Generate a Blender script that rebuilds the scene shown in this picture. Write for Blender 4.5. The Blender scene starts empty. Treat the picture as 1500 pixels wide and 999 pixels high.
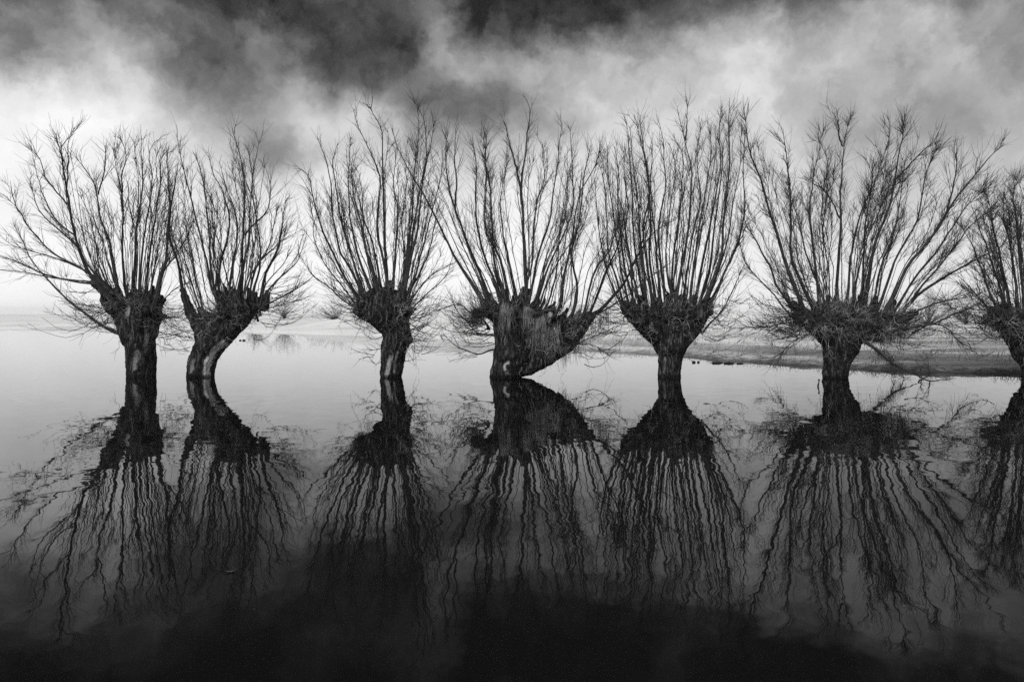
import bpy, bmesh, math, random
import numpy as np
from mathutils import Vector, noise as mnoise

random.seed(7)
rng = np.random.default_rng(11)
scene = bpy.context.scene
COL = scene.collection

# ------------------------------------------------------------------ survey
# photograph 1500 x 999, level camera 1.6 m above the water
F = 1000.0                     # focal length in photo pixels (24 mm on 36 mm)
HX, HY = 750.0, 460.0          # vanishing point of the view direction
EYE = 1.6
D0 = 17.4                      # distance of the row of willows
MPP = D0 / F


def at(px, py, d=D0):
    """point seen at px,py when it stands d metres away"""
    return np.array([(px - HX) / F * d, d, EYE - (py - HY) / F * d])


def on_water(px, py):
    d = F * EYE / (py - HY)
    return np.array([(px - HX) / F * d, d, 0.0])


# ------------------------------------------------------------------ helpers
class MB:
    """collects tubes and faces, links them as ONE mesh object"""

    def __init__(self):
        self.v, self.q, self.t, self.n = [], [], [], 0

    def add(self, verts, quads=None, tris=None):
        verts = np.asarray(verts, float).reshape(-1, 3)
        if quads is not None and len(quads):
            self.q.append(np.asarray(quads, int).reshape(-1, 4) + self.n)
        if tris is not None and len(tris):
            self.t.append(np.asarray(tris, int).reshape(-1, 3) + self.n)
        self.v.append(verts)
        self.n += len(verts)

    def tubes(self, P, R, sides=4):
        P = np.asarray(P, float)
        R = np.asarray(R, float)
        if len(P) == 0:
            return
        N, K, _ = P.shape
        T = np.gradient(P, axis=1)
        T /= np.linalg.norm(T, axis=2, keepdims=True) + 1e-9
        d = P[:, -1] - P[:, 0]
        d /= np.linalg.norm(d, axis=1, keepdims=True) + 1e-9
        ref = np.tile(np.array([0.0, 1.0, 0.0]), (N, 1))
        ref[np.abs(d[:, 1]) > 0.8] = (1.0, 0.0, 0.0)
        a = np.cross(d, ref)[:, None, :]
        U = a - (a * T).sum(2, keepdims=True) * T
        U /= np.linalg.norm(U, axis=2, keepdims=True) + 1e-9
        W = np.cross(T, U)
        ang = np.arange(sides) * 2 * math.pi / sides
        ring = (np.cos(ang)[None, None, :, None] * U[:, :, None, :] +
                np.sin(ang)[None, None, :, None] * W[:, :, None, :])
        V = P[:, :, None, :] + R[:, :, None, None] * ring
        base = (np.arange(N) * K * sides)[:, None, None]
        k = (np.arange(K - 1) * sides)[None, :, None]
        j = np.arange(sides)[None, None, :]
        j2 = (j + 1) % sides
        quads = np.stack([base + k + j, base + k + j2, base + k + sides + j2, base + k + sides + j], axis=-1)
        self.add(V.reshape(-1, 3), quads.reshape(-1, 4))

    def mesh(self, name, smooth=True):
        v = np.concatenate(self.v) if self.v else np.zeros((0, 3))
        q = np.concatenate(self.q) if self.q else np.zeros((0, 4), int)
        t = np.concatenate(self.t) if self.t else np.zeros((0, 3), int)
        me = bpy.data.meshes.new(name)
        me.vertices.add(len(v))
        me.vertices.foreach_set('co', v.astype(np.float32).ravel())
        nl = 4 * len(q) + 3 * len(t)
        me.loops.add(nl)
        me.loops.foreach_set('vertex_index', np.concatenate([q.ravel(), t.ravel()]).astype(np.int32))
        me.polygons.add(len(q) + len(t))
        st = np.concatenate([np.arange(len(q)) * 4, 4 * len(q) + np.arange(len(t)) * 3]).astype(np.int32)
        me.polygons.foreach_set('loop_start', st)
        me.update(calc_edges=True)
        me.validate()
        if smooth:
            me.polygons.foreach_set('use_smooth', np.ones(len(me.polygons), bool))
        return me

    def build(self, name, mat, parent=None, origin=(0, 0, 0), smooth=True):
        if any(abs(c) > 0 for c in origin):
            self.v = [x - np.asarray(origin) for x in self.v]
        me = self.mesh(name, smooth)
        return link(name, me, mat, parent)


def link(name, me, mat, parent=None, loc=(0, 0, 0)):
    o = bpy.data.objects.new(name, me)
    if mat is not None:
        me.materials.append(mat)
    COL.objects.link(o)
    o.location = loc
    if parent is not None:
        o.parent = parent
    return o


def empty(name, loc):
    o = bpy.data.objects.new(name, None)
    o.empty_display_size = 0.3
    COL.objects.link(o)
    o.location = loc
    return o


def tag(o, label=None, cat=None, group=None, kind=None):
    if label:
        o['label'] = label
    if cat:
        o['category'] = cat
    if group:
        o['group'] = group
    if kind:
        o['kind'] = kind
    return o


# ------------------------------------------------------------------ materials
def new_mat(name):
    m = bpy.data.materials.new(name)
    m.use_nodes = True
    nt = m.node_tree
    b = nt.nodes['Principled BSDF']
    b.inputs['Specular IOR Level'].default_value = 0.25
    return m, nt, b


def N(nt, kind, **kw):
    n = nt.nodes.new(kind)
    for k, v in kw.items():
        if k == 'inp':
            for i, x in v.items():
                n.inputs[i].default_value = x
        else:
            setattr(n, k, v)
    return n


def ramp(nt, stops):
    r = nt.nodes.new('ShaderNodeValToRGB')
    el = r.color_ramp.elements
    while len(el) < len(stops):
        el.new(0.5)
    for e, (p, g) in zip(el, stops):
        e.position = p
        e.color = (g, g, g, 1)
    return r


def grey_mat(name, stops, scale=12.0, rough=0.9, bump=0.0, bscale=60.0, stretch=(1, 1, 1), detail=5.0):
    m, nt, b = new_mat(name)
    tc = N(nt, 'ShaderNodeTexCoord')
    mp = N(nt, 'ShaderNodeMapping')
    mp.inputs['Scale'].default_value = stretch
    nt.links.new(tc.outputs['Object'], mp.inputs['Vector'])
    nz = N(nt, 'ShaderNodeTexNoise', inp={'Scale': scale, 'Detail': detail, 'Roughness': 0.6})
    nt.links.new(mp.outputs['Vector'], nz.inputs['Vector'])
    r = ramp(nt, stops)
    nt.links.new(nz.outputs['Fac'], r.inputs['Fac'])
    nt.links.new(r.outputs['Color'], b.inputs['Base Color'])
    b.inputs['Roughness'].default_value = rough
    if bump:
        n2 = N(nt, 'ShaderNodeTexNoise', inp={'Scale': bscale, 'Detail': 6.0, 'Roughness': 0.65})
        nt.links.new(mp.outputs['Vector'], n2.inputs['Vector'])
        bp = N(nt, 'ShaderNodeBump', inp={'Strength': 1.0, 'Distance': bump})
        nt.links.new(n2.outputs['Fac'], bp.inputs['Height'])
        nt.links.new(bp.outputs['Normal'], b.inputs['Normal'])
    return m


def trunk_mat():
    m, nt, b = new_mat('willow_bark')
    L = nt.links.new
    tc = N(nt, 'ShaderNodeTexCoord')
    mp = N(nt, 'ShaderNodeMapping')
    mp.inputs['Scale'].default_value = (1, 1, 0.22)
    L(tc.outputs['Object'], mp.inputs['Vector'])
    nz = N(nt, 'ShaderNodeTexNoise', inp={'Scale': 16.0, 'Detail': 7.0, 'Roughness': 0.65, 'Distortion': 0.6})
    L(mp.outputs['Vector'], nz.inputs['Vector'])
    bark = ramp(nt, [(0.40, 0.006), (0.5, 0.02), (0.57, 0.06), (0.68, 0.24)])
    L(nz.outputs['Fac'], bark.inputs['Fac'])
    # bare, weathered wood where the bark has come away (attribute 'bare')
    mp2 = N(nt, 'ShaderNodeMapping')
    mp2.inputs['Scale'].default_value = (1, 1, 0.08)
    L(tc.outputs['Object'], mp2.inputs['Vector'])
    nw = N(nt, 'ShaderNodeTexNoise', inp={'Scale': 45.0, 'Detail': 5.0, 'Roughness': 0.7})
    L(mp2.outputs['Vector'], nw.inputs['Vector'])
    wood = ramp(nt, [(0.32, 0.22), (0.5, 0.58), (0.68, 0.75)])
    L(nw.outputs['Fac'], wood.inputs['Fac'])
    at_ = N(nt, 'ShaderNodeAttribute', attribute_name='bare')
    mx = N(nt, 'ShaderNodeMix', data_type='RGBA')
    L(at_.outputs['Fac'], mx.inputs['Factor'])
    L(bark.outputs['Color'], mx.inputs['A'])
    L(wood.outputs['Color'], mx.inputs['B'])
    # wet foot just above the water
    sx = N(nt, 'ShaderNodeSeparateXYZ')
    L(tc.outputs['Object'], sx.inputs['Vector'])
    mr = N(nt, 'ShaderNodeMapRange', inp={'From Min': 0.05, 'From Max': 0.085, 'To Min': 0.25, 'To Max': 1.0})
    L(sx.outputs['Z'], mr.inputs['Value'])
    mul = N(nt, 'ShaderNodeMix', data_type='RGBA', blend_type='MULTIPLY')
    mul.inputs['Factor'].default_value = 1.0
    L(mx.outputs['Result'], mul.inputs['A'])
    L(mr.outputs['Result'], mul.inputs['B'])
    L(mul.outputs['Result'], b.inputs['Base Color'])
    b.inputs['Roughness'].default_value = 0.88
    nb = N(nt, 'ShaderNodeTexNoise', inp={'Scale': 40.0, 'Detail': 8.0, 'Roughness': 0.7})
    L(mp.outputs['Vector'], nb.inputs['Vector'])
    bp = N(nt, 'ShaderNodeBump', inp={'Strength': 1.0, 'Distance': 0.055})
    L(nb.outputs['Fac'], bp.inputs['Height'])
    L(bp.outputs['Normal'], b.inputs['Normal'])
    return m


M_TRUNK = trunk_mat()
M_STEM = grey_mat('young_bark', [(0.35, 0.025), (0.6, 0.06), (0.78, 0.13)], scale=9, rough=0.85)
M_TWIG = grey_mat('fine_twig', [(0.35, 0.03), (0.6, 0.08), (0.8, 0.15)], scale=6, rough=0.8)
M_SHOOT = grey_mat('pale_shoot', [(0.38, 0.03), (0.5, 0.15), (0.66, 0.6)], scale=3.0, rough=0.7)
M_DRY = grey_mat('dry_grass', [(0.36, 0.08), (0.5, 0.26), (0.66, 0.6)], scale=5, rough=0.9)
M_MOSS = grey_mat('dark_moss', [(0.35, 0.03), (0.6, 0.07), (0.8, 0.16)], scale=8, rough=0.95)


# ------------------------------------------------------------------ curves
def catmull(pts, K):
    """smooth resampling of a list of rows (any width) to K rows"""
    pts = np.asarray(pts, float)
    if len(pts) == 2:
        t = np.linspace(0, 1, K)[:, None]
        return pts[0] * (1 - t) + pts[1] * t
    p = np.vstack([2 * pts[0] - pts[1], pts, 2 * pts[-1] - pts[-2]])
    seg = np.linalg.norm(np.diff(pts[:, :2], axis=0), axis=1)
    cum = np.concatenate([[0], np.cumsum(seg)])
    s = np.linspace(0, cum[-1], K)
    out = []
    for x in s:
        i = min(max(int(np.searchsorted(cum, x, side='right')) - 1, 0), len(seg) - 1)
        u = (x - cum[i]) / max(seg[i], 1e-6)
        a, b, c, d = p[i], p[i + 1], p[i + 2], p[i + 3]
        out.append(0.5 * ((2 * b) + (c - a) * u + (2 * a - 5 * b + 4 * c - d) * u * u + (3 * b - a - 3 * c + d) * u ** 3))
    return np.array(out)


def wiggle(n, amp, steps):
    """smooth random walk that starts at 0"""
    w = np.cumsum(rng.normal(0, 1, n))
    w -= np.linspace(w[0], w[-1], n)
    return amp * w / max(1.0, steps)


def lift_stem(px, K, d, y0, y1, jit=1.0):
    """traced stem -> curve in space: its root stands y0 behind the row, its tip y1"""
    c = catmull(px, K)
    t = np.linspace(0, 1, K)
    dep = d + y0 + (y1 - y0) * t + wiggle(K, 0.06, 2.0)
    x = c[:, 0] + wiggle(K, 1.1 * jit, 2.0)
    y = c[:, 1] + wiggle(K, 0.5 * jit, 2.0)
    return np.stack([(x - HX) / F * dep, dep, EYE - (y - HY) / F * dep], axis=1)


def interp(P, t):
    """P (K,3), t (n,) -> points, tangents"""
    K = len(P)
    f = np.clip(t, 0, 1) * (K - 1)
    i = np.minimum(f.astype(int), K - 2)
    u = (f - i)[:, None]
    pos = P[i] * (1 - u) + P[i + 1] * u
    tan = P[i + 1] - P[i]
    tan /= np.linalg.norm(tan, axis=1, keepdims=True) + 1e-9
    return pos, tan


def side_twigs(pos, tan, L, ang, K=6, up=0.22, jit=0.05):
    """vectorised side shoots: leave the parent at angle ang, bend upward"""
    n = len(pos)
    r = rng.normal(0, 1, (n, 3))
    r -= (r * tan).sum(1, keepdims=True) * tan
    r /= np.linalg.norm(r, axis=1, keepdims=True) + 1e-9
    d = tan * np.cos(ang)[:, None] + r * np.sin(ang)[:, None]
    s = np.linspace(0, 1, K)
    P = pos[:, None, :] + (L[:, None] * s)[:, :, None] * d[:, None, :]
    P[:, :, 2] += (L * up * rng.uniform(0.2, 1.4, n))[:, None] * s[None, :] ** 2
    kink = np.cumsum(rng.normal(0, 1, (n, K, 3)), axis=1)
    kink -= kink[:, :1]
    P += kink * (jit * L / K * 2)[:, None, None]
    return P


def taper(n, K, r0, r1):
    s = np.linspace(0, 1, K)[None, :]
    r0 = np.broadcast_to(np.asarray(r0, float), (n,))[:, None]
    return r0 * (1 - s) + r1 * s


def grow(mb, P, r0, density=1.0, bushy=1.0, tmin=0.3, len_k=1.0, flare=0.0):
    """one stem with its side twigs and their twigs"""
    K = len(P)
    L = np.linalg.norm(np.diff(P, axis=0), axis=1).sum()
    s = np.linspace(0, 1, K)
    R = (r0 - 0.0035) * (1 - s) ** 0.8 + 0.0035
    R = R * (1 + rng.normal(0, 0.06, K)) * (1 + flare * np.exp(-s / 0.10))
    mb.tubes(P[None], R[None], 6)
    # level 1: long shoots almost along the stem
    n = max(3, int(L * 6.0 * density))
    t = tmin + (0.985 - tmin) * rng.uniform(0, 1, n) ** 0.8
    pos, tan = interp(P, t)
    Lt = len_k * rng.uniform(0.25, 1.0, n) ** 1.3 * (0.2 + 1.3 * (1 - t)) + 0.08
    ang = np.radians(rng.uniform(11, 36, n))
    T1 = side_twigs(pos, tan, Lt, ang, K=7, up=0.12, jit=0.035)
    mb.tubes(T1, taper(n, 7, np.minimum(rng.uniform(.005, .009, n), r0 * 0.55), 0.0024), 3)
    # level 2
    m = int(n * 4.8 * bushy)
    idx = rng.integers(0, n, m)
    tt = rng.uniform(0.15, 0.97, m)
    f = tt * 6
    i = np.minimum(f.astype(int), 5)
    u = (f - i)[:, None]
    p2 = T1[idx, i] * (1 - u) + T1[idx, i + 1] * u
    d2 = T1[idx, i + 1] - T1[idx, i]
    d2 /= np.linalg.norm(d2, axis=1, keepdims=True) + 1e-9
    L2 = rng.uniform(0.12, 0.5, m) * (0.5 + 0.6 * len_k) * (0.5 + 0.5 * Lt[idx] / (Lt.mean() + 1e-6)).clip(.5, 1.3)
    T2 = side_twigs(p2, d2, L2, np.radians(rng.uniform(14, 42, m)), K=5, up=0.12, jit=0.05)
    mb.tubes(T2, taper(m, 5, 0.0036, 0.0017), 3)
    # short spurs straight on the stem
    k = int(L * 4 * bushy)
    t = rng.uniform(0.15, 0.99, k)
    pos, tan = interp(P, t)
    T3 = side_twigs(pos, tan, rng.uniform(0.05, 0.28, k), np.radians(rng.uniform(18, 55, k)), K=4, up=0.15)
    mb.tubes(T3, taper(k, 4, 0.0038, 0.0015), 3)


# ------------------------------------------------------------------ trunks
def ball_mesh(balls):
    """many overlapping balls -> one bmesh"""
    bm = bmesh.new()
    from mathutils import Matrix
    for (x, y, z, r) in balls:
        bmesh.ops.create_icosphere(bm, subdivisions=2, radius=r, matrix=Matrix.Translation((x, y, z)))
    me = bpy.data.meshes.new('lumps')
    bm.to_mesh(me)
    bm.free()
    return me


def make_trunk(chains, lumps, d, origin, scars=(), ridge=0.03, depth_spread=0.33):
    balls = []
    for ch in chains:
        rows = catmull(ch, 34 if len(ch) > 3 else 16)
        for (px, py, r, *dy) in rows:
            p = at(px, py, d)
            balls.append((p[0] - origin[0], (dy[0] if dy else 0.0), p[2] - origin[2], max(r, 2.5) * d / F))
    heads = []
    for (px, py, r) in lumps:
        p = at(px, py + 4, d)
        rr = r * 0.76 * d / F
        for k in range(2):
            y = (-1 if k == 0 else 1) * random.uniform(0.1, 1.0) * depth_spread
            b = (p[0] - origin[0], y, p[2] - origin[2], rr)
            balls.append(b)
            heads.append(b)
            for q in range(3):   # knuckles on the knuckles
                v = Vector((random.gauss(0, 1), random.gauss(0, 1), random.gauss(0, 1))).normalized()
                r2 = rr * random.uniform(0.35, 0.65)
                balls.append((b[0] + v.x * rr * .85, b[1] + v.y * rr * .85, b[2] + v.z * rr * .75, r2))
    me = ball_mesh(balls)
    o = bpy.data.objects.new('lump_source', me)
    COL.objects.link(o)
    md = o.modifiers.new('r', 'REMESH')
    md.mode = 'VOXEL'
    md.voxel_size = 0.024
    sm = o.modifiers.new('s', 'SMOOTH')
    sm.iterations = 4
    dg = bpy.context.evaluated_depsgraph_get()
    out = bpy.data.meshes.new_from_object(o.evaluated_get(dg))
    bpy.data.objects.remove(o)
    bpy.data.meshes.remove(me)
    nv = len(out.vertices)
    co = np.empty(nv * 3, np.float32)
    out.vertices.foreach_get('co', co)
    co = co.reshape(-1, 3)
    no = np.empty(nv * 3, np.float32)
    out.vertices.foreach_get('normal', no)
    no = no.reshape(-1, 3)
    off = (origin[0] * 3.1, 0, 0)
    disp = np.empty(nv)
    for i in range(nv):
        x, y, z = co[i]
        v = Vector((x * 15 + off[0], y * 15, z * 2.6))
        a = mnoise.noise(v)
        ridged = 1 - abs(a) * 2.2
        lo = mnoise.noise(Vector((x * 4 + off[0], y * 4, z * 4)))
        hi = mnoise.noise(Vector((x * 34, y * 34, z * 14)))
        disp[i] = ridge * (ridged - 0.4) + 0.032 * lo + 0.012 * hi
    bare = np.zeros(nv)
    world_x = co[:, 0] + origin[0]
    depth = co[:, 1] + d
    upx = HX + F * world_x / depth
    upy = HY + F * (EYE - (co[:, 2] + origin[2])) / depth
    for (path, half, amt) in scars:
        c = catmull(path, 24)
        dist = np.min(np.hypot(upx[:, None] - c[None, :, 0], upy[:, None] - c[None, :, 1]), axis=1)
        wob = np.array([mnoise.noise(Vector((upx[i] * .25, upy[i] * .09, 3.0))) for i in range(nv)])
        k = np.clip((half * 1.15 + wob * half * 0.6 - dist) / 1.4, 0, 1) * (no[:, 1] < 0.1)
        bare = np.maximum(bare, k * amt)
        disp -= k * 0.02
    co = co + no * disp[:, None]
    out.vertices.foreach_set('co', co.astype(np.float32).ravel())
    at_ = out.attributes.new('bare', 'FLOAT', 'POINT')
    at_.data.foreach_set('value', bare.astype(np.float32))
    out.polygons.foreach_set('use_smooth', np.ones(len(out.polygons), bool))
    out.update()
    out.name = 'trunk'
    return out, heads


# ------------------------------------------------------------------ the seven willows (traced in photo pixels)
TREES = []

TREES.append(dict(
    base=(208, 549), d=17.6,
    label='leftmost pollard willow, thick straight trunk, shoots sweeping far out over the left water',
    chains=[[(208, 580, 20), (208, 548, 19.5), (207, 522, 20.5), (205, 503, 21), (201, 487, 24), (199, 470, 25)],
            [(213, 490, 16), (223, 468, 12), (230, 450, 8), (235, 436, 4)],
            [(193, 480, 18), (176, 460, 12), (164, 444, 7), (156, 432, 4)],
            [(200, 470, 18), (196, 448, 12), (195, 432, 6)], [(208, 470, 16), (213, 448, 10), (214, 434, 5)]],
    lumps=[(170, 448, 8), (184, 442, 9), (205, 442, 9), (222, 446, 8), (228, 460, 7), (180, 468, 8), (196, 456, 12), (214, 458, 11), (190, 436, 6)],
    scars=[([(196, 540), (200, 515)], 3, 0.5), ([(212, 505), (216, 490)], 3, 0.45), ([(186, 462), (189, 450)], 2.5, 0.7)],
    stems=[
        (7, [(165, 440), (135, 405), (122, 383), (108, 340), (98, 280), (92, 240), (90, 215), (110, 195)]),
        (3, [(98, 290), (99, 240), (100, 210), (108, 193)]),
        (2.4, [(93, 245), (86, 218), (80, 200)]),
        (4.5, [(155, 420), (130, 390), (112, 360), (85, 335), (60, 310), (50, 285), (44, 265), (50, 253)]),
        (4.5, [(150, 415), (115, 390), (85, 375), (62, 355), (40, 330), (25, 305), (5, 285)]),
        (3, [(40, 330), (22, 300), (15, 265)]),
        (4, [(150, 418), (110, 413), (65, 402), (30, 385), (0, 375), (-14, 366)]),
        (3, [(140, 414), (80, 408), (40, 400), (0, 395), (-18, 388)]),
        (6, [(176, 488), (158, 482), (120, 455), (90, 430), (65, 405), (45, 380), (34, 355), (20, 330)]),
        (3, [(152, 412), (100, 385), (60, 372), (20, 360), (-5, 340)]),
        (3.5, [(160, 420), (145, 390), (140, 360), (133, 330), (128, 310), (116, 285)]),
        (3, [(110, 345), (80, 320), (60, 280), (48, 232)]),
        (3, [(100, 300), (70, 265), (60, 235), (42, 210)]),
        (5, [(172, 425), (165, 385), (158, 350), (148, 320), (144, 290), (138, 265), (120, 240), (105, 225)]),
        (3, [(144, 285), (152, 250), (155, 210)]),
        (5, [(185, 425), (180, 385), (178, 350), (180, 310), (175, 270), (170, 240), (165, 215)]),
        (3, [(179, 310), (178, 260), (185, 230), (177, 205), (165, 200)]),
        (6, [(195, 430), (197, 385), (198, 340), (205, 300), (208, 260), (206, 220), (208, 198)]),
        (3, [(197, 335), (188, 300), (187, 265)]),
        (4.5, [(205, 425), (208, 370), (213, 330), (220, 285), (222, 255), (218, 230), (225, 210), (235, 203)]),
        (4.5, [(212, 430), (218, 380), (225, 340), (230, 300), (234, 270), (235, 240), (240, 225), (255, 223)]),
        (7, [(228, 440), (235, 410), (245, 380), (247, 340), (250, 300), (248, 265), (245, 240), (247, 215)]),
        (3.5, [(230, 442), (240, 400), (258, 375), (275, 345), (282, 310)]),
        (3, [(232, 450), (248, 430), (262, 420), (278, 414)]),
    ],
    sweeps=[(40, (165, 455), (-1, -0.02), 45, 98), (16, (232, 465), (1, 0.03), 25, 55)],
    tangle=240, density=0.72, bushy=0.8, extra=26))

TREES.append(dict(
    base=(294, 549), d=17.5,
    label='pollard willow with a crooked trunk leaning right and a long pale strip of bare wood',
    chains=[[(294, 580, 20), (294, 549, 19), (297, 530, 19.5), (303, 515, 20), (312, 500, 22), (322, 488, 23), (335, 478, 20), (350, 467, 16), (364, 455, 11), (373, 446, 8), (379, 438, 4)],
            [(303, 495, 17), (299, 478, 13), (297, 464, 9)],
            [(293, 484, 8), (281, 462, 7), (273, 442, 6), (267, 425, 4.5)],
            [(340, 470, 10), (345, 450, 8), (350, 430, 6)]],
    lumps=[(318, 462, 12), (334, 458, 12), (325, 446, 8), (312, 474, 13), (352, 455, 8)],
    scars=[([(302, 548), (303, 538), (308, 524), (316, 511), (327, 503)], 5.0, 1.0), ([(279, 545), (283, 528)], 2.5, 0.45)],
    stems=[
        (7, [(280, 460), (268, 430), (262, 395), (253, 365), (246, 340), (247, 315), (252, 290), (257, 262), (262, 235)]),
        (4, [(300, 470), (284, 425), (275, 395), (266, 365), (262, 330), (258, 300)]),
        (4.5, [(312, 430), (303, 385), (292, 345), (280, 295), (272, 265), (268, 245), (262, 220), (258, 195)]),
        (4.5, [(315, 430), (307, 380), (305, 340), (302, 300), (299, 270), (295, 250), (285, 225)]),
        (5, [(322, 430), (322, 385), (332, 350), (335, 320), (325, 280), (312, 255), (305, 225)]),
        (4.5, [(335, 435), (340, 385), (345, 360), (347, 330), (342, 305), (330, 275), (322, 240)]),
        (5.5, [(352, 440), (356, 390), (357, 350), (358, 310), (360, 280), (356, 250), (350, 220), (342, 192)]),
        (4.5, [(368, 440), (378, 400), (380, 365), (376, 325), (370, 290), (360, 265), (352, 230)]),
        (5.5, [(382, 436), (388, 408), (396, 388), (410, 360), (414, 335), (417, 310), (420, 290)]),
        (4, [(347, 435), (355, 395), (365, 350), (368, 310), (370, 270), (376, 230), (380, 205)]),
        (4, [(387, 434), (405, 412), (425, 395), (437, 380), (446, 355)]),
        (3.5, [(382, 450), (420, 430), (440, 420), (458, 406)]),
        (2.5, [(378, 458), (405, 448), (440, 440), (452, 434)]),
        (3.5, [(358, 345), (378, 325), (393, 310), (398, 290), (397, 265), (388, 243)]),
        (3, [(378, 385), (400, 365), (420, 350), (440, 338)]),
        (3, [(318, 440), (318, 400), (312, 360), (318, 320), (318, 280)]),
        (3, [(340, 435), (330, 400), (322, 360), (312, 330), (308, 290)]),
        (3.5, [(365, 435), (372, 400), (392, 360), (400, 330), (408, 300)]),
        (3, [(300, 465), (290, 420), (280, 380), (262, 350), (244, 330)]),
    ],
    sweeps=[(26, (388, 450), (1, -0.05), 35, 75), (20, (286, 482), (-1, 0.0), 25, 60)],
    tangle=240, density=0.72, bushy=0.8, extra=26))

TREES.append(dict(
    base=(572, 552), d=17.4,
    label='narrow upright pollard willow, slim trunk with a pale wood streak at its foot',
    chains=[[(572, 585, 16), (572, 552, 15.5), (575, 530, 17), (577, 512, 19), (581, 496, 20.5), (579, 480, 21), (572, 464, 27), (564, 452, 32)]],
    lumps=[(532, 452, 11), (531, 441, 10), (592, 447, 12), (547, 434, 10), (580, 434, 12), (562, 440, 14), (595, 494, 8), (545, 460, 12), (598, 436, 7)],
    scars=[([(566, 550), (569, 536), (573, 523)], 3.0, 0.75), ([(577, 545), (578, 530), (582, 516)], 1.6, 0.6)],
    stems=[
        (3, [(522, 448), (497, 415), (480, 395), (466, 370), (459, 345), (458, 320), (454, 300)]),
        (4.5, [(525, 436), (505, 405), (487, 365), (473, 335), (463, 300), (457, 275), (452, 258), (442, 248), (430, 247)]),
        (4.5, [(530, 430), (512, 390), (497, 365), (492, 335), (487, 305), (486, 270), (478, 230), (465, 203)]),
        (5, [(533, 430), (517, 380), (505, 340), (497, 310), (493, 285), (489, 255), (488, 235), (495, 210)]),
        (5, [(545, 430), (527, 385), (520, 360), (514, 330), (511, 300), (509, 265), (510, 240), (513, 200)]),
        (5, [(555, 435), (545, 395), (535, 365), (528, 325), (519, 295), (515, 255), (522, 220)]),
        (4.5, [(560, 430), (550, 380), (545, 350), (532, 320), (525, 290), (520, 270), (512, 240)]),
        (5, [(570, 430), (560, 370), (553, 340), (555, 300), (558, 262), (550, 240), (537, 210), (522, 178), (518, 160)]),
        (5.5, [(567, 425), (563, 350), (562, 310), (560, 262), (559, 230), (558, 193), (547, 170), (541, 153)]),
        (4, [(575, 425), (578, 370), (582, 330), (583, 300), (578, 275), (580, 240), (578, 215)]),
        (5, [(587, 430), (595, 385), (600, 350), (605, 310), (607, 280), (610, 240), (616, 200), (612, 158)]),
        (5.5, [(592, 430), (603, 380), (612, 340), (617, 300), (621, 260), (630, 220), (635, 180)]),
        (4, [(598, 435), (610, 395), (620, 360), (630, 320), (640, 290), (646, 262), (648, 220)]),
        (3.5, [(590, 425), (600, 370), (606, 320), (612, 280), (622, 235), (622, 180), (606, 148)]),
        (3, [(600, 442), (620, 415), (645, 395), (665, 385)]),
        (3, [(600, 455), (625, 430), (650, 405), (662, 380)]),
        (3.5, [(595, 432), (615, 400), (630, 365), (637, 335), (642, 300)]),
        (3, [(590, 425), (592, 370), (590, 320), (596, 280), (600, 235)]),
        (3, [(522, 452), (500, 440), (480, 420), (462, 408), (445, 385)]),
    ],
    sweeps=[(26, (528, 450), (-1, -0.12), 30, 70), (26, (600, 470), (1, -0.2), 25, 65), (8, (560, 505), (-1, 0.05), 20, 40), (8, (602, 510), (1, 0.05), 20, 45)],
    tangle=420, density=0.72, bushy=0.9, extra=27))

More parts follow.
